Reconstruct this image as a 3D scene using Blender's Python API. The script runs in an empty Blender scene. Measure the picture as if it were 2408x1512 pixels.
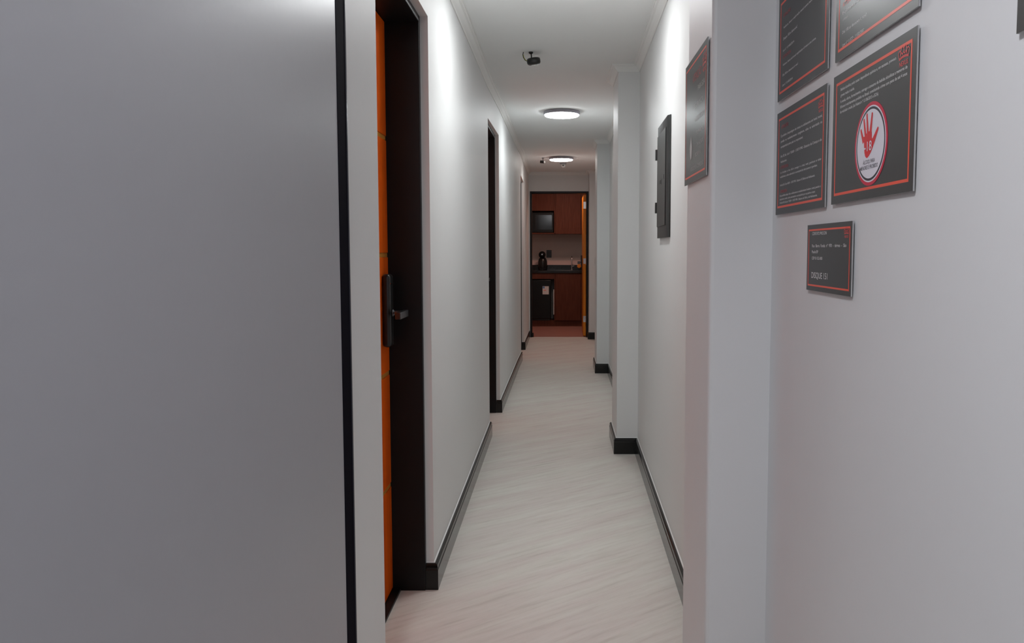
import bpy, math, random
from mathutils import Vector
random.seed(4)
C = bpy.context.scene.collection
H = 2.405           # ceiling height
DOOR = 2.125

# ------------------------------------------------------------------ helpers
class MB:
    def __init__(s): s.v = []; s.f = []
    def add(s, vs, fs):
        n = len(s.v); s.v += [tuple(p) for p in vs]; s.f += [tuple(i + n for i in f) for f in fs]; return s
    def box(s, x0, x1, y0, y1, z0, z1):
        x0, x1 = sorted((x0, x1)); y0, y1 = sorted((y0, y1)); z0, z1 = sorted((z0, z1))
        return s.add([(x0,y0,z0),(x1,y0,z0),(x1,y1,z0),(x0,y1,z0),(x0,y0,z1),(x1,y0,z1),(x1,y1,z1),(x0,y1,z1)],
              [(0,3,2,1),(4,5,6,7),(0,1,5,4),(1,2,6,5),(2,3,7,6),(3,0,4,7)])
    def prism(s, pts, z0, z1):
        n = len(pts)
        a = sum(pts[i][0]*pts[(i+1)%n][1]-pts[(i+1)%n][0]*pts[i][1] for i in range(n))
        if a < 0: pts = pts[::-1]
        vs = [(x,y,z0) for x,y in pts] + [(x,y,z1) for x,y in pts]
        return s.add(vs, [tuple(range(n))[::-1], tuple(range(n,2*n))] + [(i,(i+1)%n,n+(i+1)%n,n+i) for i in range(n)])
    def lathe(s, c, prof, n=48, axis='z'):
        vs = []; fs = []
        for r, h in prof:
            for k in range(n):
                a = 2*math.pi*k/n; u, w = r*math.cos(a), r*math.sin(a)
                p = {'z':(u,w,h), 'x':(h,u,w), 'y':(w,h,u)}[axis]
                vs.append((c[0]+p[0], c[1]+p[1], c[2]+p[2]))
        m = len(prof)
        for i in range(m-1):
            for k in range(n):
                fs.append((i*n+k, i*n+(k+1)%n, (i+1)*n+(k+1)%n, (i+1)*n+k))
        fs.append(tuple(range(n))[::-1]); fs.append(tuple((m-1)*n+k for k in range(n)))
        return s.add(vs, fs)
    def tube(s, pts, r, n=10):
        pts = [Vector(p) for p in pts]; vs = []; fs = []
        for i, p in enumerate(pts):
            d = (pts[min(i+1,len(pts)-1)] - pts[max(i-1,0)]).normalized()
            a = d.orthogonal().normalized() if i == 0 else (a - d*a.dot(d)).normalized()
            b = d.cross(a)
            for k in range(n):
                t = 2*math.pi*k/n; vs.append(p + (a*math.cos(t)+b*math.sin(t))*r)
        for i in range(len(pts)-1):
            for k in range(n):
                fs.append((i*n+k, i*n+(k+1)%n, (i+1)*n+(k+1)%n, (i+1)*n+k))
        fs.append(tuple(range(n))[::-1]); fs.append(tuple((len(pts)-1)*n+k for k in range(n)))
        return s.add(vs, fs)
    def sweep(s, path, prof, side):
        """profile (outward distance from the wall, z) swept along a floor path with mitred corners; side=+1: room is on the right hand of the path"""
        P = [Vector(p) for p in path]; n = len(P); offs = []
        def nrm(a, b):
            d = (b-a).normalized(); return Vector((d.y, -d.x))*side
        for i in range(n):
            if i == 0: o = nrm(P[0], P[1])
            elif i == n-1: o = nrm(P[-2], P[-1])
            else:
                a, b = nrm(P[i-1], P[i]), nrm(P[i], P[i+1]); o = a+b; o = o/max(o.dot(a), .2)
            offs.append(o)
        m = len(prof); vs = []; fs = []
        for i in range(n):
            for d, z in prof: q = P[i]+offs[i]*d; vs.append((q.x, q.y, z))
        for i in range(n-1):
            for k in range(m):
                fs.append((i*m+k, i*m+(k+1)%m, (i+1)*m+(k+1)%m, (i+1)*m+k))
        fs.append(tuple(range(m))); fs.append(tuple((n-1)*m+k for k in range(m))[::-1])
        return s.add(vs, fs)
    def build(s, name, m, parent=None, org=None, bevel=0, smooth=False, loc=None):
        me = bpy.data.meshes.new(name)
        o0 = Vector(org) if org is not None else Vector((0,0,0))
        me.from_pydata([tuple(Vector(p)-o0) for p in s.v], [], s.f); me.update()
        import bmesh
        bm = bmesh.new(); bm.from_mesh(me); bmesh.ops.recalc_face_normals(bm, faces=bm.faces); bm.to_mesh(me); bm.free()
        o = bpy.data.objects.new(name, me); C.objects.link(o); me.materials.append(m)
        if parent is not None: o.parent = parent
        elif org is not None: o.location = o0
        if bevel:
            b = o.modifiers.new('bevel', 'BEVEL'); b.width = bevel; b.segments = 3; b.limit_method = 'ANGLE'; b.angle_limit = math.radians(40)
        if smooth or bevel:
            for p in me.polygons: p.use_smooth = True
            me.set_sharp_from_angle(angle=math.radians(38))
        return o

def tag(o, label=None, cat=None, group=None, kind=None):
    if label: o['label'] = label
    if cat: o['category'] = cat
    if group: o['group'] = group
    if kind: o['kind'] = kind
    return o
def empty(name, loc, label, cat, group=None, kind=None):
    o = bpy.data.objects.new(name, None); C.objects.link(o); o.location = loc; o.empty_display_size = .05
    return tag(o, label, cat, group, kind)
def struct(o, label, cat): return tag(o, label, cat, None, 'structure')

# ------------------------------------------------------------------ materials
def mat(name, col, rough=.5, spec=.5, metal=0, emit=None, strength=0, coat=0):
    m = bpy.data.materials.new(name); m.use_nodes = True
    b = m.node_tree.nodes['Principled BSDF']
    b.inputs['Base Color'].default_value = (*col, 1); b.inputs['Roughness'].default_value = rough
    b.inputs['Specular IOR Level'].default_value = spec; b.inputs['Metallic'].default_value = metal
    b.inputs['Coat Weight'].default_value = coat; b.inputs['Coat Roughness'].default_value = .08
    if emit: b.inputs['Emission Color'].default_value = (*emit, 1); b.inputs['Emission Strength'].default_value = strength
    return m
def noise_mat(name, c1, c2, scale=(1,1,1), nscale=5, rough=.5, spec=.5, detail=6, bump=0, bscale=60, lo=.35, hi=.65, rotz=0, coat=0, distort=0):
    m = mat(name, c1, rough, spec, coat=coat); nt = m.node_tree; N = nt.nodes; L = nt.links
    b = N['Principled BSDF']; tc = N.new('ShaderNodeTexCoord'); mp = N.new('ShaderNodeMapping')
    mp.inputs['Scale'].default_value = scale; mr = N.new('ShaderNodeMapping'); mr.inputs['Rotation'].default_value = (0,0,rotz)
    geo = N.new('ShaderNodeNewGeometry'); L.new(geo.outputs['Position'], mr.inputs['Vector']); L.new(mr.outputs[0], mp.inputs['Vector'])
    nz = N.new('ShaderNodeTexNoise'); nz.inputs['Scale'].default_value = nscale; nz.inputs['Detail'].default_value = detail; nz.inputs['Distortion'].default_value = distort
    L.new(mp.outputs[0], nz.inputs['Vector'])
    r = N.new('ShaderNodeValToRGB'); r.color_ramp.elements[0].position = lo; r.color_ramp.elements[1].position = hi
    r.color_ramp.elements[0].color = (*c1,1); r.color_ramp.elements[1].color = (*c2,1)
    L.new(nz.outputs['Fac'], r.inputs[0]); L.new(r.outputs[0], b.inputs['Base Color'])
    if bump:
        n2 = N.new('ShaderNodeTexNoise'); n2.inputs['Scale'].default_value = bscale; n2.inputs['Detail'].default_value = 3
        L.new(geo.outputs['Position'], n2.inputs['Vector'])
        bp = N.new('ShaderNodeBump'); bp.inputs['Strength'].default_value = bump; bp.inputs['Distance'].default_value = .01
        L.new(n2.outputs['Fac'], bp.inputs['Height']); L.new(bp.outputs[0], b.inputs['Normal'])
    return m

M = {}
M['wall']   = noise_mat('grey_wall_paint', (.785,.79,.785), (.80,.805,.80), nscale=1.3, rough=.5, spec=.35, bump=.05, bscale=35)
M['lobby'] = mat('dark_unseen_wall_paint', (.22,.22,.23), .6, .3)  # unseen lobby walls kept dark to cut their bounce light
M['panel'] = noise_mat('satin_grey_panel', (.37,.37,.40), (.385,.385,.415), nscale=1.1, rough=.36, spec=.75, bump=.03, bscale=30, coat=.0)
M['walln']  = noise_mat('cool_grey_wall_paint', (.785,.79,.81), (.80,.805,.825), nscale=1.1, rough=.5, spec=.35, bump=.05, bscale=30)
M['ceil']   = noise_mat('ceiling_paint', (.90,.91,.90), (.91,.92,.91), nscale=2, rough=.85, spec=.2, bump=.05, bscale=40)
M['crown']  = mat('crown_plaster', (.86,.86,.84), .7, .3)
M['base']   = mat('glossy_black_baseboard', (.008,.009,.0085), .18, .38)
M['black']  = mat('black_door_frame', (.006,.007,.008), .45, .3)
M['blackp'] = mat('black_plastic', (.012,.012,.012), .3, .5)
M['trimb']  = mat('black_trim_profile', (.006,.005,.010), .7, .02)
M['trimg']  = mat('grey_trim_edge', (.05,.05,.06), .3, .4)
M['orange'] = noise_mat('varnished_orange_wood', (.86,.115,.004), (.98,.15,.006), scale=(9,9,.5), nscale=6, rough=.3, spec=.3, coat=.15)
M['orange3']= noise_mat('varnished_amber_wood', (.78,.24,.015), (.88,.30,.02), scale=(9,9,.5), nscale=6, rough=.35, spec=.3)
M['orange2']= mat('orange_wood_groove', (.80,.33,.05), .25, .5, coat=.5)
M['cab']    = noise_mat('reddish_cabinet_veneer', (.105,.035,.020), (.15,.051,.030), scale=(14,14,.7), nscale=7, rough=.5, spec=.15)
M['kwall']  = noise_mat('kitchen_wall', (.66,.60,.56), (.68,.62,.58), nscale=2, rough=.6, spec=.3)
M['kstrip'] = mat('pale_pink_strip', (.90,.68,.63), .4, .4)
M['kfloor'] = noise_mat('kitchen_floor', (.46,.22,.18), (.52,.26,.21), scale=(1,6,1), nscale=4, rough=.35, rotz=.6)
M['granite']= noise_mat('black_granite', (.012,.012,.013), (.05,.048,.046), nscale=220, rough=.15, spec=.6, lo=.5, hi=.75)
M['chrome'] = mat('chrome', (.75,.75,.76), .15, .5, metal=1)
M['dkmetal']= mat('dark_metal', (.12,.12,.125), .3, .5, metal=1)
M['fridge'] = mat('black_fridge_enamel', (.006,.007,.007), .35, .3)
M['glass']  = mat('dark_oven_glass', (.008,.008,.009), .10, .5)
M['white']  = mat('white_plastic', (.78,.78,.76), .4, .5)
M['grey']   = mat('grey_panel_paint', (.026,.027,.027), .42, .45)
M['pvc']    = mat('sign_pvc_edge', (.42,.42,.43), .4, .5)
M['sign']   = mat('sign_black_print', (.019,.019,.020), .33, .5)
M['red']    = mat('sign_red_orange', (.95,.095,.045), .35, .4)
M['logo']   = mat('sign_logo_red', (.80,.06,.06), .35, .4)
M['redh']   = mat('sign_heading_red', (.50,.03,.045), .35, .4)
M['ink']    = mat('sign_white_print', (.86,.86,.87), .4, .4)
M['ink2']   = mat('sign_glare_dimmed_print', (.55,.55,.56), .4, .4)  # white print dimmed in colour to imitate glare washing it out
M['badge']  = mat('sign_badge_white', (.86,.84,.93), .4, .4)
M['handred']= mat('sign_hand_red', (.80,.012,.025), .4, .4)
M['ringred']= mat('sign_ring_crimson', (.70,.01,.06), .4, .4)
M['ring']   = mat('sign_ring_dark', (.02,.015,.035), .4, .4)
M['house']  = mat('lamp_housing', (.30,.29,.33), .4, .4)
M['yellow'] = mat('yellow_green_wire', (.45,.48,.06), .5, .4)
M['tagor']  = mat('orange_tag', (.85,.30,.02), .4, .4)
M['bolt']   = mat('tag_blue', (.12,.3,.6), .5, .4)

def floor_mat():
    m = mat('pale_vinyl_floor', (.5,.45,.42), .42, .4); nt = m.node_tree; N = nt.nodes; L = nt.links; b = N['Principled BSDF']
    geo = N.new('ShaderNodeNewGeometry'); rot = N.new('ShaderNodeMapping'); rot.vector_type = 'POINT'
    rot.inputs['Rotation'].default_value = (0,0,-math.radians(37)); L.new(geo.outputs['Position'], rot.inputs['Vector'])
    def nz(scale, s, det, dist=0):
        mp = N.new('ShaderNodeMapping'); mp.inputs['Scale'].default_value = scale; L.new(rot.outputs[0], mp.inputs['Vector'])
        n = N.new('ShaderNodeTexNoise'); n.inputs['Scale'].default_value = s; n.inputs['Detail'].default_value = det; n.inputs['Distortion'].default_value = dist
        L.new(mp.outputs[0], n.inputs['Vector']); return n
    a = nz((.9,11,1), 4, 9, .3); c = nz((.5,3.5,1), 2.2, 4, .2); d = nz((3,60,1), 5, 4)
    ra = N.new('ShaderNodeValToRGB'); e = ra.color_ramp.elements
    e[0].position = .25; e[0].color = (.665,.625,.575,1); e[1].position = .62; e[1].color = (.82,.79,.745,1)
    x = ra.color_ramp.elements.new(.42); x.color = (.775,.74,.69,1)
    L.new(a.outputs['Fac'], ra.inputs[0])
    rc = N.new('ShaderNodeValToRGB'); e = rc.color_ramp.elements
    e[0].position = .38; e[0].color = (.95,.90,.89,1); e[1].position = .62; e[1].color = (1.0,1.0,.97,1)
    L.new(c.outputs['Fac'], rc.inputs[0])
    rd = N.new('ShaderNodeValToRGB'); e = rd.color_ramp.elements
    e[0].position = .28; e[0].color = (.90,.89,.88,1); e[1].position = .45; e[1].color = (1,1,1,1)
    L.new(d.outputs['Fac'], rd.inputs[0])
    prev = ra.outputs[0]
    for q in (rc, rd):
        mx = N.new('ShaderNodeMix'); mx.data_type = 'RGBA'; mx.blend_type = 'MULTIPLY'; mx.inputs['Factor'].default_value = 1
        L.new(prev, mx.inputs['A']); L.new(q.outputs[0], mx.inputs['B']); prev = mx.outputs['Result']
    L.new(prev, b.inputs['Base Color'])
    return m
M['floor'] = floor_mat()

# ------------------------------------------------------------------ shell
LX = -.484                      # left wall face
L0 = [(-.484,.40), (-.484,2.08)]
L1 = [(-.484,2.89), (-.497,5.33)]
L2 = [(-.487,6.115), (-.481,8.35), (-.472,9.04)]
L3 = [(-.484,10.01), (-.484,11.455)]
TH = -.80                       # back of the left wall
w = MB()
for seg in (L0, L1, L2, L3):
    w.prism(seg + [(TH, seg[-1][1]), (TH, seg[0][1])], 0, H)
for a, b, z in ((L0, L1, 2.122), (L1, L2, 2.165), (L2, L3, 2.14)):
    w.prism([a[-1], b[0], (TH, b[0][1]), (TH, a[-1][1])], z, H)
struct(w.build('wall_left', M['wall']), 'pale grey corridor wall with three recessed black door openings on the left', 'wall')

RS = .54; RA = .38
R1 = [(.450,2.39), (.478,4.86)]
w = MB().prism([(RS,-2.3), (RS,2.026), (.80,2.026), (.80,-2.3)], 0, H)
struct(w.build('wall_right', M['walln'], org=(RS,0,0)), 'cool grey wall in the foreground carrying the black notice plates', 'wall')
w = MB().prism([(RA,2.014), (RA,2.394), (.80,2.394), (.80,2.014)], 0, H)
struct(w.build('wall_pier', M['walln'], org=(RA,2.2,0), bevel=.012), 'grey wall pier jutting into the corridor beside the notice plates', 'wall pier')
w = MB().prism([(.450,2.38), (.478,4.90), (.80,4.90), (.80,2.38)], 0, H)
w.prism([(.478,5.20), (.492,8.2), (.80,8.2), (.80,5.20)], 0, H)
w.prism([(.492,8.5), (.494,11.5), (.80,11.5), (.80,8.5)], 0, H)
w.prism([(.345,4.86), (.345,5.30), (.80,5.30), (.80,4.86)], 0, H)
w.prism([(.363,8.09), (.363,8.56), (.80,8.56), (.80,8.09)], 0, H)
w.prism([(.392,11.20), (.392,11.46), (.80,11.46), (.80,11.20)], 0, H)
struct(w.build('wall_right', M['wall'], bevel=.004), 'pale grey corridor wall with two projecting piers on the right', 'wall')
w = MB()
w.box(-1.6,-.463,11.455,11.60,0,H).box(.389,1.4,11.462,11.60,0,H).box(-.463,.389,11.455,11.60,2.131,H)
struct(w.build('wall_back', M['wall']), 'grey end wall around the open kitchen doorway', 'wall')
w = MB().box(-3.1,.9,-2.45,-2.3,0,H)
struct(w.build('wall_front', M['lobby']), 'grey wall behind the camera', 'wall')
struct(MB().box(-3.2,1.5,-2.5,11.50,-.1,0).build('floor', M['floor']), 'pale beige vinyl floor with diagonal wood streaks', 'floor')
struct(MB().box(-1.7,1.5,11.50,14.0,-.1,0).build('floor', M['kfloor']), 'reddish wood floor of the kitchen beyond the doorway', 'floor')
struct(MB().box(-3.2,1.5,-2.5,14.0,H,H+.1).build('ceiling', M['ceil']), 'white painted ceiling', 'ceiling')
struct(MB().box(-1.5,1.3,13.62,13.75,0,H).build('wall_kitchen_back', M['kwall']), 'mauve grey kitchen wall above the black worktop', 'wall')
struct(MB().box(-1.6,-1.5,11.60,13.75,0,H).build('wall_kitchen_left', M['kwall']), 'left side wall of the kitchen', 'wall')
struct(MB().box(1.2,1.3,11.60,13.75,0,H).build('wall_kitchen_right', M['kwall']), 'right side wall of the kitchen', 'wall')

struct(MB().box(-3.0,-.80,.40,.55,0,H).build('wall_lobby_added', M['lobby']), 'unseen dark grey lobby wall added left of the corridor mouth', 'wall')  # unseen lobby, added to give the foreground light a place to come from
struct(MB().box(-3.1,-3.0,-2.3,.55,0,H).build('wall_lobby_added', M['lobby']), 'unseen dark grey far side wall of the added lobby', 'wall')
# crown moulding
cr = [(0,H), (0,H-.042), (.005,H-.042), (.008,H-.035), (.017,H-.026), (.027,H-.013), (.037,H-.009), (.039,H-.004), (.044,H-.0035), (.044,H)]
pathL = [(-.484,.42), (-.484,2.89), (-.497,5.33), (-.487,6.115), (-.481,8.35), (-.472,9.04), (-.484,10.01), (-.484,11.455), (.392,11.46), (.392,11.20), (.494,11.20),
         (.492,8.56), (.363,8.56), (.363,8.09), (.492,8.09), (.478,5.30), (.345,5.30), (.345,4.86), (.478,4.86), (.450,2.394)]
struct(MB().sweep(pathL, cr, 1).build('trim_2', M['crown']), 'white crown moulding running round the corridor ceiling', 'moulding')

# baseboards
bp = [(0,0), (.018,0), (.018,.076), (.0155,.079), (.0155,.082), (.017,.085), (.015,.094), (.010,.100), (0,.100)]
def base(name, path, label):
    b = struct(MB().sweep(path, bp, 1).build(name, M['base']), label, 'baseboard')
    tag(MB().sweep(path, [(0,.1002), (.0045,.1002), (.003,.1025), (0,.1035)], 1).build('caulk_line', M['crown'], b), 'thin white caulk line along the top edge')
base('baseboard_left', [(-.513,2.89), (-.484,2.89), (-.497,5.325)], 'glossy black baseboard between the nearest and the second left door')
base('baseboard_left', [(-.514,6.115), (-.487,6.115), (-.481,8.35), (-.472,9.035)], 'glossy black baseboard between the second and the farthest left door')
base('baseboard_left', [(-.512,10.01), (-.484,10.01), (-.484,11.44)], 'short black baseboard just before the kitchen doorway on the left')
base('baseboard_right', [(.478,8.56-3.26), (.345,5.30), (.345,4.86), (.478,4.86), (.450,2.394)], 'glossy black baseboard below the metal panel and round the nearer pier')
base('baseboard_right', [(.492,8.56), (.363,8.56), (.363,8.09), (.4918,8.09), (.479,5.32)], 'glossy black baseboard round the farther pier')
base('baseboard_right', [(.392,11.44), (.392,11.20), (.494,11.20), (.492,8.58)], 'black baseboard at the far end right of the kitchen doorway')

struct(MB().box(-1.0,1.19,13.608,13.6195,1.023,1.100).build('trim_1', M['kstrip']), 'pale pink strip along the kitchen wall above the worktop', 'trim')  # paler pink band on the wall just above the upstand
# near left satin panel facing
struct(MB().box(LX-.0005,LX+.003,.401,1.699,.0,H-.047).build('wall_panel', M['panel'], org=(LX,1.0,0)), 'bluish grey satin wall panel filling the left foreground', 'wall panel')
# near left black trim strip on the wall
t = empty('trim_3', (LX,1.74,0), 'black vertical trim profile with a grey bevelled edge on the near left wall', 'trim', kind='structure')
MB().box(LX,LX+.004,1.700,1.766,.002,H-.05).build('profile', M['trimb'], t, t.location)
MB().prism([(LX,1.766), (LX+.006,1.766), (LX+.0055,1.772), (LX,1.788)], .002, H-.05).build('edge_strip', M['trimg'], t, t.location)

# ------------------------------------------------------------------ left doors
def left_door(name, xw, y0, y1, z1, label):
    """door recessed in the left wall; y0 near edge, y1 far edge"""
    t = empty(name, (xw-.1,(y0+y1)/2,0), label, 'door', kind='structure'); o = t.location
    xf = xw-.029; xd = xw-.151; k = .024
    f = MB()
    f.box(xw-.30,xf,y1-k,y1-.0005,0,z1-.0005).box(xw-.30,xf,y0+.0005,y0+k,0,z1-.0005).box(xw-.30,xf,y0+k,y1-k,z1-k,z1-.0005)
    f.box(xd-.045,xd-.05,y1-k-.012,y1-k,0,z1-k)                       # stops
    f.build('door_frame', M['black'], t, o, bevel=.002)
    MB().box(xd-.04,xw-.122,y0+k,y1-k,0,.010).build('threshold', M['black'], t, o)
    zs = [0.014,.41,.83,1.262,1.682,z1-k-.003]
    lf = MB().box(xd-.040,xd-.004,y0+k+.003,y1-k-.003,zs[0],zs[-1])
    for i in range(5):
        lf.box(xd-.004,xd,y0+k+.003,y1-k-.003,zs[i]+(0 if i==0 else .008),zs[i+1]-(0 if i==4 else .008))
    leaf = lf.build('door_leaf', M['orange'], t, o, bevel=.0015)
    g = MB()
    for z in zs[1:5]: g.box(xd-.004,xd-.0025,y0+k+.003,y1-k-.003,z-.0075,z+.0075)
    tag(g.build('groove', M['orange2'], leaf, o), 'lighter orange horizontal grooves')
    # electronic lock
    yl = y1-.105
    lk = MB().box(xd,xd+.030,yl-.032,yl+.032,.935,1.195).build('door_lock', M['blackp'], t, o, bevel=.012)
    h = MB().lathe((0,yl-.002,1.056), [(.014,xd+.030),(.014,xd+.036),(.009,xd+.037),(.009,xd+.072)], 20, 'x')
    h.box(xd+.066,xd+.086,yl-.125,yl+.010,1.043,1.067)
    tag(h.build('lever_handle', M['dkmetal'], lk, o, bevel=.003), 'dark metal lever handle')
    tag(MB().box(xd+.030,xd+.031,yl-.026,yl+.026,1.160,1.164).build('light_bar', M['chrome'], lk, o), 'chrome line across the top of the lock')
    return t
left_door('door_1', -.484, 2.08, 2.89, 2.122, 'nearest left door, orange wood leaf in a black frame with an electronic lock')
left_door('door_2', -.487, 5.332, 6.115, 2.165, 'second door along the left wall, black frame recessed in grey wall')
left_door('door_3', -.484, 9.042, 10.01, 2.14, 'farthest left door, thin black frame just before the kitchen doorway')

# ------------------------------------------------------------------ kitchen doorway (open door)
t = empty('door_4', (-.04,11.5,0), 'open orange wooden door in a black frame at the end of the corridor', 'door', kind='structure'); o = t.location
f = MB().box(-.463,-.437,11.448,11.61,0,2.131).box(.361,.3885,11.448,11.61,0,2.131).box(-.437,.361,11.448,11.61,2.103,2.131)
f.build('door_frame', M['black'], t, o, bevel=.002)
leaf = MB().box(.318,.355,11.53,12.31,.012,2.088).build('door_leaf', M['orange3'], t, o, bevel=.0015)
for z0, z1 in ((1.885,1.985), (1.078,1.158), (.218,.308)):
    h = MB().box(.317,.362,11.526,11.530,z0,z1)
    h.lathe((.3585,11.520,0), [(.0055,z0),(.0055,z1)], 12)
    for q in (.25,.75): h.lathe((.337,0,z0+(z1-z0)*q), [(.005,11.5245),(.004,11.526)], 10, 'y')
    tag(h.build('hinge', M['chrome'], leaf, o), 'bright chrome hinge')
lk = MB().box(.296,.3175,12.20,12.26,1.01,1.20).build('door_lock', M['blackp'], leaf, o, bevel=.005)
h = MB().lathe((0,12.23,1.09), [(.012,.296),(.010,.262)], 16, 'x').box(.245,.287,12.13,12.245,1.062,1.108)
tag(h.build('lever_handle', M['dkmetal'], leaf, o, bevel=.003), 'dark lever handle')
kt = MB().lathe((.268,0,1.034), [(.004,12.116),(.030,12.117),(.030,12.122),(.004,12.123)], 24, 'y')
tag(kt.build('hanging_tag', M['tagor'], None, (.268,12.12,1.0)), 'small round orange tag hanging from the lever of the open kitchen door', 'tag')
ds = MB().lathe((-.425,11.47,0), [(.013,.0005),(.013,.05),(.010,.055),(.010,.065)], 20)
tag(ds.build('door_stop', M['blackp'], None, (-.425,11.47,0), smooth=True), 'small black door stop on the floor at the left foot of the kitchen doorway', 'door stop')

# ------------------------------------------------------------------ ceiling lamps
def emis(name, col, s):
    m = mat(name, (.8,.8,.8), .4, .3, emit=col, strength=s); return m
EM = 40.0
M['lampc'] = emis('lamp_diffuser_cool', (.93,.985,1.0), EM)
M['lampw'] = emis('lamp_diffuser_warm', (1.0,.965,.92), EM*.64)
M['lampn'] = emis('lamp_diffuser_neutral', (.965,.99,1.0), EM*1.10)
M['lampf'] = emis('lamp_diffuser_added', (.95,.965,1.0), EM*2.7)
M['lampk'] = emis('lamp_diffuser_dim', (1.0,.66,.56), 40)
def lamp(x, y, label, dm, group='round ceiling lights in a row down the corridor'):
    t = empty('ceiling_light', (x,y,H), label, 'ceiling light', group); o = t.location
    hs = [(.140,H-.0005),(.148,H-.004),(.1485,H-.022),(.146,H-.028),(.1405,H-.029),(.1395,H-.024)]
    MB().lathe((x,y,0), hs, 64).build('housing', M['house'], t, o, smooth=True)
    df = [(.139,H-.022),(.139,H-.033),(.135,H-.037),(.120,H-.0395),(.06,H-.041),(.002,H-.0415)]
    MB().lathe((x,y,0), df, 64).build('diffuser', dm, t, o, smooth=True)
    return t
lamp(-.36,.25,'unseen round ceiling light added in the lobby to light the foreground', M['lampf'])  # added lamp out of view, brightens the foreground walls
lamp(-.012,3.325,'round white ceiling light just cut off by the top of the photo', M['lampn'])
lamp(0,6.46,'round cool white ceiling light in a grey rim, middle of the corridor', M['lampc'])
lamp(-.006,9.62,'farthest round ceiling light, warm white, beside the tiny spot fitting', M['lampw'])
lamp(.1,12.07,'dim warm ceiling light inside the kitchen', M['lampk'], None)

# presence sensor with wire
t = empty('ceiling_sensor', (-.174,4.545,H), 'round black sensor hanging from a short rod with a loose yellow green wire', 'sensor'); o = t.location
MB().lathe((-.176,4.545,0), [(.013,H-.0005),(.013,H-.006),(.008,H-.010),(.004,H-.012)], 20).build('mount', M['blackp'], t, o, smooth=True)
MB().tube([(-.174,4.545,H-.008),(-.172,4.545,H-.036)], .0035).build('rod', M['blackp'], t, o, smooth=True)
import math as _m
bd = MB().lathe((0,0,0), [(.012,.020),(.030,.019),(.037,.015),(.039,.006),(.039,-.006),(.036,-.014),(.029,-.019),(.013,-.020)], 40)
ls = MB().lathe((0,0,0), [(.016,-.0185),(.015,-.022),(.010,-.026),(.002,-.028)], 24)
for mb, nm, mm, lab in ((bd,'housing','blackp',None), (ls,'lens','white','white domed lens')):
    ob = mb.build(nm, M[mm], t, (0,0,0), smooth=True); ob.location = (.014,0,-.052); ob.rotation_euler = (.12,-.13,0)
    if lab: tag(ob, lab)
wp = [(-.219,4.545,H+.0), (-.2215,4.545,H-.015), (-.219,4.54,H-.030), (-.209,4.54,H-.046), (-.196,4.54,H-.053)]
MB().tube(wp, .0022).build('wire', M['blackp'], t, o, smooth=True)
MB().tube([(x+.003,y-.001,z) for x,y,z in wp[1:]], .0014).build('wire', M['yellow'], t, o, smooth=True)

t = empty('spot_fitting', (-.230,9.66,H), 'tiny black cylindrical fitting with a white lens left of the farthest ceiling light', 'spot light'); o = t.location
MB().box(-.246,-.212,9.65,9.67,H-.006,H-.0005).build('mount', M['blackp'], t, o, bevel=.002)
MB().tube([(-.230,9.66,H-.005),(-.229,9.66,H-.036)], .005).build('rod', M['dkmetal'], t, o)
MB().tube([(-.262,9.66,H-.048),(-.218,9.65,H-.054)], .017, 20).build('body', M['blackp'], t, o, smooth=True)
tag(MB().tube([(-.218,9.65,H-.052),(-.207,9.648,H-.050)], .013, 20).build('lens', M['white'], t, o, smooth=True), 'white lens')
t = empty('smoke_detector', (.018,10.26,H), 'small white dome detector on a grey plate behind the farthest ceiling light', 'detector'); o = t.location
MB().lathe((.018,10.26,0), [(.044,H-.0005),(.044,H-.008),(.030,H-.012)], 32).build('base_plate', M['house'], t, o, smooth=True)
MB().lathe((.018,10.26,0), [(.024,H-.011),(.030,H-.020),(.031,H-.034),(.024,H-.050),(.012,H-.058),(.002,H-.060)], 32).build('dome', M['white'], t, o, smooth=True)
tag(MB().lathe((.018,0,H-.031), [(.008,10.22),(.010,10.232)], 20, 'y').build('lens', M['blackp'], t, o, smooth=True), 'dark lens')

# light switch far right
t = empty('light_switch', (.4935,11.0,1.12), 'small black switch plate on the far right wall behind the second pier', 'switch'); o = t.location
MB().box(.467,.4932,10.965,11.035,1.06,1.18).build('plate', M['trimb'], t, o, bevel=.003)
MB().box(.465,.467,10.985,11.015,1.09,1.15).build('rocker', M['trimb'], t, o)

# ------------------------------------------------------------------ electrical panel on the right wall (local frame turned to the wall)
import mathutils
ang = math.atan2(.478-.450, 4.86-2.39)
xw = .450 + (3.52-2.39)*math.tan(ang)
t = empty('electrical_panel', (xw-.0005,3.525,1.335), 'dark grey metal electrical panel door set flat on the right corridor wall', 'electrical panel'); t.rotation_euler = (0,0,-ang)
# local: x<0 into corridor, y along the corridor, z up
def ring(mb, x0, x1, a0, a1, b0, b1, wd):
    mb.box(x0,x1,a0,a0+wd,b0,b1).box(x0,x1,a1-wd,a1,b0,b1).box(x0,x1,a0+wd,a1-wd,b0,b0+wd).box(x0,x1,a0+wd,a1-wd,b1-wd,b1)
fr = MB(); fr.prism([(0,-.195),(-.004,-.195),(-.014,-.172),(-.014,.183),(-.004,.193),(0,.193)], 0, .514)
MB_f = fr.build('frame', M['grey'], t, (0,0,0), bevel=.003)
d = MB(); ring(d, -.017, -.013, -.150, .165, .040, .480, .006)
d2 = MB().box(-.018,-.013,-.138,.172,.052,.470)
door = d2.build('panel_door', M['grey'], t, (0,0,0), bevel=.0025)
for z in (.118,.365):
    MB().lathe((-.016,.196,0), [(.0085,z),(.0085,z+.050)], 14).build('hinge', M['blackp'], t, (0,0,0), smooth=True)
MB().box(-.0195,-.0178,-.100,-.080,.255,.272).build('latch', M['blackp'], door, (0,0,0))
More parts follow.
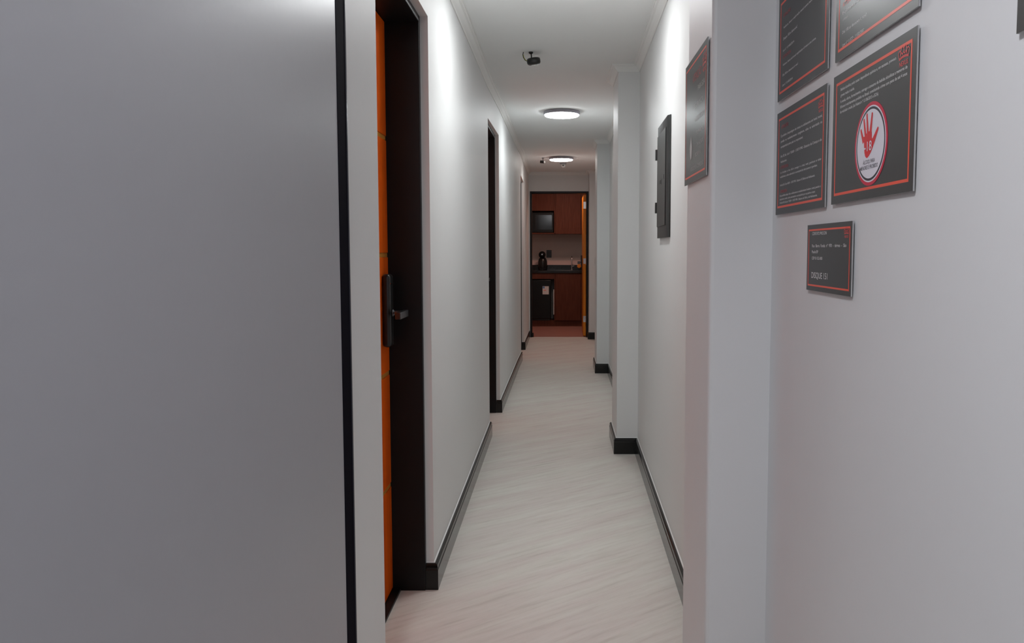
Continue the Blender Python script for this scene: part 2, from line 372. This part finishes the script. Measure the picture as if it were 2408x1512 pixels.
lb = MB(); ring(lb, -.0188, -.0178, .000, .050, .238, .262, .003); lb.box(-.0188,-.0178,.012,.022,.242,.258).box(-.0188,-.0178,.030,.038,.242,.258)
tag(lb.build('embossed_mark', M['blackp'], door, (0,0,0)), 'small embossed mark on the panel door')

# ------------------------------------------------------------------ notices
def text(name, s, parent, org, xf, Y1, Y2, z, cap, m, bold=0, shear=0):
    """one line of print on a plate facing -X: from Y1 (left, far) to Y2 (right, near), baseline z"""
    cu = bpy.data.curves.new(name, 'FONT'); cu.body = s; cu.size = 1; cu.offset = bold; cu.shear = shear; cu.resolution_u = 3
    ob = bpy.data.objects.new(name, cu); C.objects.link(ob)
    bpy.context.view_layer.update()
    me = bpy.data.meshes.new_from_object(ob.evaluated_get(bpy.context.evaluated_depsgraph_get()))
    bpy.data.objects.remove(ob); bpy.data.curves.remove(cu)
    xs = [v.co.x for v in me.vertices]; x0, x1 = min(xs), max(xs)
    k = (Y1-Y2)/(x1-x0); kz = cap/.70
    for v in me.vertices:
        u, vv = (v.co.x-x0)*k, v.co.y*kz
        v.co = Vector((xf, Y1-u, z+vv)) - Vector(org)
    me.materials.clear(); me.materials.append(m)
    return me
def join_text(name, lines, parent, org, xf, m, bold=0, shear=0):
    """each line of print is a part of its own"""
    o = None
    for s, Y1, Y2, z, cap in lines:
        me = text(name, s, parent, org, xf, Y1, Y2, z, cap, m, bold, shear)
        o = bpy.data.objects.new(name, me); C.objects.link(o); o.parent = parent
    return o
def stroke(mb, xf, pts, wd):
    for (a, b), (c, d) in zip(pts, pts[1:]):
        xs = xf-len(mb.f)*.00001
        L = math.hypot(c-a, d-b) or 1; nx, ny = -(d-b)/L*wd/2, (c-a)/L*wd/2; ex, ey = (c-a)/L*wd*.3, (d-b)/L*wd*.3
        mb.add([(xs,-(a-ex+nx),b-ey+ny),(xs,-(a-ex-nx),b-ey-ny),(xs,-(c+ex-nx),d+ey-ny),(xs,-(c+ex+nx),d+ey+ny)], [(0,1,2,3)])
def crown(parent, org, xf, Yc, zb, wd, name='crown_logo'):
    """red line-drawn crown over the short word; wd = overall width, zb = baseline of the word"""
    s = wd/10.; mb = MB(); u0 = -Yc; cap = 1.85*s; B = zb+cap+1.1*s
    def P(l): return [(u0+x*s, B+y*s*.60) for x, y in l]
    arc = [(x, .9*(1-(x/4.2)**2)-.4) for x in (-4.2,-3,-1.5,0,1.5,3,4.2)]
    stroke(mb, xf, P(arc), .45*s)
    stroke(mb, xf, P([(x*1.02, y+.8) for x, y in arc]), .35*s)
    for l in ([(-4.2,.4),(-5,4.2),(-4.6,4.8),(-3.6,5.6),(-2.8,4.6),(-3,2)], [(-2.8,4.4),(-2.4,6.4),(-1.2,7.8),(0,6.2),(.4,3)],
              [(0,6.2),(1.2,7.8),(2.4,6.4),(2.8,4.4),(2.6,2)], [(2.8,4.6),(3.6,5.6),(4.6,4.8),(5,4.2),(4.2,.4)],
              [(-3,2),(-2,4),(-1,2.4),(0,4),(1,2.4),(2,4),(3,2)]):
        stroke(mb, xf, P(l), .4*s)
    mb.v = [tuple(Vector(v)-Vector(org)) for v in mb.v]
    me = bpy.data.meshes.new(name); me.from_pydata(mb.v, [], mb.f); me.materials.append(M['logo'])
    o = bpy.data.objects.new(name, me); C.objects.link(o); o.parent = parent
    join_text('logo_word', [('NEXUS', Yc+3.9*s, Yc-3.9*s, zb, cap)], parent, org, xf, M['logo'], .012)
    return o
def plate(Y1, Y2, z0, z1, xw, label, inset=.0155, bw=.0050, gap=.0035, th=.003):
    t = empty('notice_plate', (xw,(Y1+Y2)/2,z0), label, 'sign', 'black notice plates with a red outline'); o = t.location
    xf = xw-gap-th
    MB().box(xw-gap,xf+.0003,Y2,Y1,z0,z1).build('backing', M['pvc'], t, o)
    MB().box(xw-.0001,xw-gap,Y2+.03,Y1-.03,z0+.02,z1-.02).build('mounting_tape', M['blackp'], t, o)
    MB().box(xf+.0003,xf,Y2,Y1,z0,z1).build('face', M['sign'], t, o)
    b = MB(); a0, a1, c0, c1 = Y2+inset, Y1-inset, z0+inset, z1-inset; X = xf-.00025
    for y0, y1, e0, e1 in ((a0,a1,c0,c0+bw),(a0,a1,c1-bw,c1),(a0,a0+bw*.8,c0+bw,c1-bw),(a1-bw*.8,a1,c0+bw,c1-bw)):
        b.box(xf,X,y0,y1,e0,e1)
    b.build('outline', M['red'], t, o)
    return t, o, xf-.0004
G = M['ink']
# upper left plate
t, o, xf = plate(1.964,1.600,1.644,1.892,RS,'upper left black notice plate, cut by the top of the photo, sparse text lines')
cp = .0052
join_text('heading', [('ATENÇÃO',1.925,1.866,1.837,.0075), ('ATTENTION',1.925,1.858,1.739,.0075)], t, o, xf, M['redh'], .006)
join_text('text_line', [('Violência, abuso e exploração sexual contra menores são crimes.',1.922,1.640,1.810,cp), ('Disque 100 e denuncie!',1.922,1.811,1.783,.0062),
    ('Lei nº 15.458/2014',1.922,1.833,1.756,cp), ('Violence, abuse and sexual exploitation of minors are crimes.',1.922,1.675,1.722,cp),
    ('Dial 100 an denounce it now!',1.922,1.800,1.698,cp), ('Law nº 15.458/2014',1.922,1.839,1.674,cp)], t, o, xf, G, .003)
crown(t, o, xf, 1.632, 1.846, .036)
# upper right plate
t, o, xf = plate(1.556,1.198,1.644,1.892,RS,'upper right black notice plate, mostly above the photo, over the plate with the hand')
join_text('heading', [('ATTENTION',1.520,1.452,1.739,.0085)], t, o, xf, M['red'], .006)
join_text('text_line', [('Exploitation sexual of children and adolescents are',1.520,1.236,1.725,.0056), ('crimes.',1.518,1.490,1.713,.005),
    ('Dial 100 an denounce it now!',1.519,1.401,1.689,.0058), ('Law nº 11.577 - 11/02/2007',1.517,1.409,1.665,.0058)], t, o, xf, G, .004)
crown(t, o, xf, 1.243, 1.848, .040)
# lower left plate
t, o, xf = plate(1.963,1.599,1.367,1.615,RS,'lower left black notice plate full of small text in three languages')
join_text('heading', [('ATENÇÃO',1.925,1.866,1.573,.0078), ('ATTENTION',1.925,1.862,1.476,.0072), ('ATENCIÓN',1.924,1.868,1.418,.0072)], t, o, xf, M['redh'], .006)
join_text('text_line', [('É proibido a hospedagem de criança ou adolescente em hotel, motel,',1.926,1.624,1.553,.0056), ('pensão  ou  estabelecimento  congênere,  salvo  se  autorizado  ou',1.926,1.624,1.540,.0056),
    ('acompanhado pelos pais ou responsável.',1.926,1.751,1.527,.0056), ('Art. 82 da  Lei nº 8.069 - 13/07/1990 - Estatuto da Criança e do',1.926,1.624,1.504,.0058),
    ('Adolescente',1.925,1.875,1.491,.0056), ('It  is  forbidden  to  host  child  or  teenager  in  a  hotel,  motel,  guesthouse  or  similar',1.926,1.624,1.465,.0048),
    ('establishment, unless authorized or accompanied by their parents or guardians.',1.926,1.649,1.455,.0048),
    ('Article 82 of Law 8.069 - 13/07/1990 - Statute of Children and Adolescents',1.926,1.664,1.435,.0048),
    ('Está prohibido alojar niño o adolescente en establecimiento hotelero, motel, pensión o',1.926,1.624,1.4095,.0046),
    ('alojamiento similar, salvo autorización o acompañado por sus padres o tutor.',1.926,1.658,1.4010,.0046),
    ('Artículo 82 de Ley nº 8.069 - 13/07/1990 - Estatuto del Niño y del Adolescente.',1.926,1.645,1.3925,.0046)], t, o, xf, G, .003)
crown(t, o, xf, 1.634, 1.564, .033)
# big plate with the hand
t, o, xf = plate(1.560,1.199,1.3695,1.6165,RS,'lower right black notice plate with a red hand in a round white badge')
join_text('text_line', [('Bebida alcoólica pode causar dependência química e, em excesso, provoca',1.520,1.271,1.583,.0054), ('graves males à saúde.',1.519,1.449,1.572,.0054),
    ('A venda, oferta, fornecimento, entrega e consumo de bebidas alcoólicas a menores de',1.520,1.229,1.560,.0054), ('18 anos é estritamente proibida no Brasil, constituindo crime com pena de até 4 anos',1.520,1.229,1.550,.0054),
    ('de reclusão e multa (Lei Federal nº 13.106/2015 e ECA).',1.520,1.338,1.5405,.0054)], t, o, xf, G, .003)
crown(t, o, xf, 1.243, 1.5675, .040)
cy, cz = 1.3675, 1.463
bd = None
for i, (r, m, nm) in enumerate(((.0715,'ringred','badge_ring'),(.0655,'badge','badge'),(.0630,'ring','badge_outline'),(.0590,'badge','badge'))):
    d = MB().lathe((0,cy,cz), [(r, xf+.0004-.00012*(i)),(r, xf-.00012*(i+1))], 96, 'x')
    ob = d.build('badge_disc', M[m], t, o)
    if i == 0: bd = ob; tag(ob, 'crimson outer ring of the badge')
    else: tag(ob, {1:'thin white ring of the badge',2:'dark ring of the badge',3:'white centre of the badge'}[i])
xh = xf-.00065
hd = MB()
def poly(pts, x): hd.add([(x-len(hd.f)*.00005,cy-u,cz+v) for u, v in pts], [tuple(range(len(pts)))])
poly([(-.036,.016),(-.0275,.006),(-.026,-.004),(-.024,-.013),(-.0205,-.019),(-.015,-.0225),(-.009,-.0225),(-.003,-.020),(.004,-.0155),(.012,-.008),(.021,.003),(.0245,.010),(.010,.0075),(.0075,.010),(.0065,.020),(-.006,.0225),(-.016,.0205),(-.024,.016)], xh)
def finger(a, b, r0, r1):
    dx, dy = b[0]-a[0], b[1]-a[1]; L = math.hypot(dx,dy); ux, uy = dx/L, dy/L; nx, ny = -uy, ux; pts = []
    for k in range(9):
        th = -math.pi/2 + math.pi*k/8; pts.append((b[0]+r1*(math.cos(th)*ux+math.sin(th)*nx), b[1]+r1*(math.cos(th)*uy+math.sin(th)*ny)))
    pts += [(a[0]+nx*r0,a[1]+ny*r0),(a[0]-nx*r0,a[1]-ny*r0)]; poly(pts, xh)
finger((-.029,.006),(-.0425,.029),.0045,.0026); finger((-.0195,.012),(-.0295,.045),.0042,.0028)
finger((-.010,.015),(-.0165,.052),.0044,.0029); finger((.000,.014),(.0068,.050),.0052,.0029); finger((.0135,.002),(.0325,.0215),.0062,.0029)
hd.v = [tuple(Vector(v)-o) for v in hd.v]
me = bpy.data.meshes.new('hand_symbol'); me.from_pydata(hd.v, [], hd.f); me.materials.append(M['handred'])
ho = bpy.data.objects.new('hand_symbol', me); C.objects.link(ho); ho.parent = t; tag(ho, 'red open hand symbol')
join_text('badge_number', [('-18',cy+.0245,cy-.0085,cz-.0110,.0165)], t, o, xh-.0005, M['badge'], .008)
join_text('badge_lettering', [('ÁLCOOL PARA',cy+.030,cy-.022,cz-.033,.0068), ('MENORES É PROIBIDO',cy+.042,cy-.036,cz-.0425,.0068)], t, o, xh, M['ring'], .006, .2)
# small plate
t, o, xf = plate(1.705,1.443,1.194,1.3335,RS,'small black notice plate alone below the others, reading DISQUE 151', inset=.0095, bw=.0036)
join_text('text_line', [('CONTATO PROCON',1.671,1.581,1.3115,.0065), ('Rua  Barra  Funda  nº  970  -  térreo  -  São',1.671,1.470,1.286,.0062), ('Paulo/SP',1.671,1.631,1.2735,.0060), ('CEP 01152-000',1.671,1.604,1.260,.0060), ('DISQUE 151',1.671,1.571,1.221,.0125)], t, o, xf, G, .005)
crown(t, o, xf, 1.4705, 1.303, .026)
# plate at the right picture edge
t, o, xf = plate(.938,.70,1.533,1.78,RS,'black notice plate just showing at the far right edge of the photo', inset=.020)
# plate on the pier
t, o, xf = plate(2.400,2.044,1.474,1.825,RA,'upright glossy black notice plate on the pier side, catching the ceiling light', inset=.016)
for ob in t.children:
    if ob.name.startswith('outline'): ob.data.materials[0] = M['red']
join_text('heading', [('ATENÇÃO',2.265,2.130,1.752,.022)], t, o, xf, M['redh'], .006)
join_text('text_line', [('PARA SUA',2.180,2.078,1.716,.015), ('SEGURANÇA',2.245,2.100,1.675,.014), ('AMBIENTE SENDO',2.225,2.068,1.636,.014), ('FILMADO',2.200,2.080,1.598,.012), ('24 HORAS',2.190,2.085,1.566,.012), ('SORRIA',2.215,2.125,1.540,.011),
    ('AGRADECEMOS A COMPREENSÃO',2.290,2.082,1.506,.011)], t, o, xf, M['ink2'], 0)
crown(t, o, xf, 2.083, 1.748, .060)
dr = MB(); cyy, czz = 2.285, 1.574
dr.add([(xf,cyy-a,czz+b)for a,b in [(.019*math.sin(th)*(1 if math.cos(th)<0 else (1-.75*math.cos(th))), .034*math.cos(th)) for th in [2*math.pi*k/28 for k in range(28)]]], [tuple(range(28))])
dr.v = [tuple(Vector(v)-o) for v in dr.v]
me = bpy.data.meshes.new('white_symbol'); me.from_pydata(dr.v, [], dr.f); me.materials.append(M['ink2'])
ob = bpy.data.objects.new('white_symbol', me); C.objects.link(ob); ob.parent = t; tag(ob, 'pale drop shaped symbol')

# ------------------------------------------------------------------ kitchen
YF = 13.08; YB = 13.62
# wall cabinet
t = empty('wall_cabinet', (0,YF+.18,1.548), 'reddish wood wall cabinet with an open niche for the black microwave', 'cabinet'); o = t.location
c = MB().box(-.90,.75,YF+.001+.36,YF+.355,1.548,2.30)
c = MB()
c.box(-.90,.75,YF+.34,YF+.36,1.548,2.34).box(-.90,-.885,YF+.02,YF+.34,1.548,2.34).box(.735,.75,YF+.02,YF+.34,1.548,2.34)
c.box(-.885,.735,YF+.02,YF+.34,1.548,1.566).box(-.126,-.108,YF+.001,YF+.34,1.566,2.322).box(-.885,-.126,YF+.02,YF+.34,1.928,1.946).box(-.885,.735,YF+.02,YF+.34,2.322,2.34)
c.box(-.885,-.126,YF+.002,YF+.02,1.548,1.567)
c.build('carcass', M['cab'], t, o)
MB().box(-.88,-.129,YF,YF+.018,1.932,2.338).build('cabinet_door', M['cab'], t, o, bevel=.0015)
MB().box(-.105,.32,YF,YF+.018,1.548,2.338).build('cabinet_door', M['cab'], t, o, bevel=.0015)
MB().box(.324,.748,YF,YF+.018,1.548,2.338).build('cabinet_door', M['cab'], t, o, bevel=.0015)
struct(MB().box(-.95,.80,YF+.10,YB,2.342,H-.001).build('trim_4', M['cab']), 'wood filler strip between the wall cabinet and the ceiling', 'trim')
# microwave
t = empty('microwave_oven', (-.36,YF+.15,1.570), 'black microwave oven inside the niche of the wall cabinet', 'microwave'); o = t.location
MB().box(-.600,-.136,YF+.016,YF+.32,1.570,1.905).build('body', M['blackp'], t, o, bevel=.005)
dd = MB().box(-.506,-.140,YF+.002,YF+.016,1.576,1.900).build('door', M['fridge'], t, o, bevel=.003)
MB().box(-.440,-.165,YF+.0005,YF+.0021,1.620,1.862).build('window', M['glass'], dd, o)
MB().box(-.598,-.510,YF+.002,YF+.016,1.576,1.900).build('control_panel', M['blackp'], t, o, bevel=.002)
# base cabinet
t = empty('base_cabinet', (0,YF+.25,0), 'reddish wood base cabinet under the black worktop beside the small fridge', 'cabinet'); o = t.location
c = MB().box(-.124,-.106,YF+.001,YB-.02,.10,.895).box(.735,.75,YF+.02,YB-.02,.10,.895).box(-.106,.735,YF+.02,YB-.02,.10,.118).box(-.106,.735,YB-.04,YB-.02,.118,.895)
c.box(-.90,-.125,YF+.02,YF+.06,.800,.895).box(-.90,-.66,YF+.02,YB-.02,.0,.80)
c.build('carcass', M['cab'], t, o)
MB().box(-.90,-.129,YF,YF+.018,.797,.893).build('drawer_front', M['cab'], t, o, bevel=.0015)
MB().box(-.103,.32,YF,YF+.018,.102,.893).build('cabinet_door', M['cab'], t, o, bevel=.0015)
MB().box(.324,.748,YF,YF+.018,.102,.893).build('cabinet_door', M['cab'], t, o, bevel=.0015)
MB().box(-.90,.75,YF+.035,YF+.055,.0,.098).build('plinth', M['cab'], t, o)
# fridge
t = empty('small_fridge', (-.40,YF+.25,.1), 'small black fridge with a white and blue energy sticker under the worktop', 'fridge'); o = t.location
MB().box(-.655,-.188,YF+.045,YF+.48,.120,.785).build('body', M['fridge'], t, o, bevel=.006)
d = MB().box(-.655,-.176,YF-.012,YF+.040,.128,.780).build('door', M['fridge'], t, o, bevel=.012)
MB().box(-.64,-.20,YF+.06,YF+.46,.0985,.121).build('foot_frame', M['blackp'], t, o)
MB().box(-.655,-.13,YF+.056,YF+.45,.0,.098).build('plinth', M['cab'], t, o)
MB().box(-.142,-.126,YF+.03,YF+.50,.20,.62).build('side_filler', M['white'], t, o)
sk = MB().box(-.321,-.216,YF-.0126,YF-.0121,.541,.677).build('energy_sticker', M['white'], d, o); tag(sk, 'white energy sticker')
MB().box(-.318,-.286,YF-.0131,YF-.0126,.640,.674).build('sticker_print', M['bolt'], d, o)
MB().box(-.306,-.262,YF-.0131,YF-.0126,.604,.612).build('sticker_print', M['red'], d, o)
# worktop
t = empty('worktop', (0,YF+.25,.897), 'black granite worktop with a low upstand along the kitchen wall', 'worktop'); o = t.location
MB().box(-.95,.80,YF-.02,YB-.001,.897,.940).build('slab', M['granite'], t, o, bevel=.003)
MB().box(-.95,.80,YB-.022,YB-.001,.940,1.022).build('upstand', M['granite'], t, o, bevel=.002)
# coffee machine
t = empty('coffee_machine', (-.335,13.36,.9405), 'black capsule coffee machine with a round head on the worktop', 'coffee machine'); o = t.location
MB().lathe((-.328,13.37,0), [(.052,.941),(.056,.946),(.056,.962),(.050,.968)], 32).build('drip_tray', M['blackp'], t, o, smooth=True)
MB().lathe((-.328,13.43,0), [(.072,.945),(.078,.975),(.080,1.03),(.078,1.08),(.070,1.115),(.056,1.14),(.040,1.155)], 36).build('body', M['blackp'], t, o, smooth=True)
pr = [(.002,-.060)] + [(.060*math.sin(a), -.060*math.cos(a)) for a in [math.pi*k/16 for k in range(1,16)]] + [(.002,.060)]
MB().lathe((-.335,13.38,1.200), pr, 32).build('head', M['fridge'], t, o, smooth=True)
MB().lathe((-.335,0,1.205), [(.012,13.314),(.016,13.322)], 20, 'y').build('knob', M['chrome'], t, o, smooth=True)
# faucet
t = empty('kitchen_faucet', (.172,13.52,.9405), 'slim chrome kitchen tap standing on the worktop', 'tap'); o = t.location
MB().lathe((.172,13.50,0), [(.022,.941),(.022,.949),(.013,.953)], 24).build('base', M['chrome'], t, o, smooth=True)
sp = [(.172,13.50,.95),(.172,13.50,1.12)] + [(.172,13.50-.05*(1-math.cos(a)),1.12+.05*math.sin(a)) for a in [math.pi*k/8 for k in range(1,9)]] + [(.172,13.40,1.09)]
MB().tube(sp, .011, 14).build('spout', M['chrome'], t, o, smooth=True)
MB().tube([(.184,13.50,1.0),(.215,13.50,1.01)], .006, 10).build('lever', M['chrome'], t, o, smooth=True)
# socket
t = empty('wall_socket', (-.221,YB,1.21), 'black square socket plate on the kitchen wall above the coffee machine', 'socket'); o = t.location
MB().box(-.266,-.177,YB-.010,YB-.0005,1.150,1.280).build('plate', M['blackp'], t, o, bevel=.003)
MB().box(-.245,-.198,YB-.013,YB-.010,1.18,1.25).build('insert', M['grey'], t, o, bevel=.002)

# ------------------------------------------------------------------ world, camera
w = bpy.data.worlds.new('world'); bpy.context.scene.world = w; w.use_nodes = True
w.node_tree.nodes['Background'].inputs[0].default_value = (.5,.52,.56,1); w.node_tree.nodes['Background'].inputs[1].default_value = .05
F = 1840.; PX, PY = 1321., 715.; pitch = math.atan2(127, F)
cam = bpy.data.cameras.new('camera'); co = bpy.data.objects.new('camera', cam); C.objects.link(co)
co.location = (0,0,1.28); co.rotation_euler = (math.pi/2 - pitch, 0, 0)
cam.sensor_fit = 'HORIZONTAL'; cam.sensor_width = 36; cam.lens = 36*F/2408
cam.shift_x = -(PX-1204)/2408; cam.shift_y = (PY-756)/2408; cam.clip_start = .02
sc = bpy.context.scene; sc.camera = co
sc.view_settings.view_transform = 'Standard'; sc.view_settings.look = 'None'; sc.view_settings.gamma = 1; sc.view_settings.use_curve_mapping = False
sc.view_settings.exposure = 0
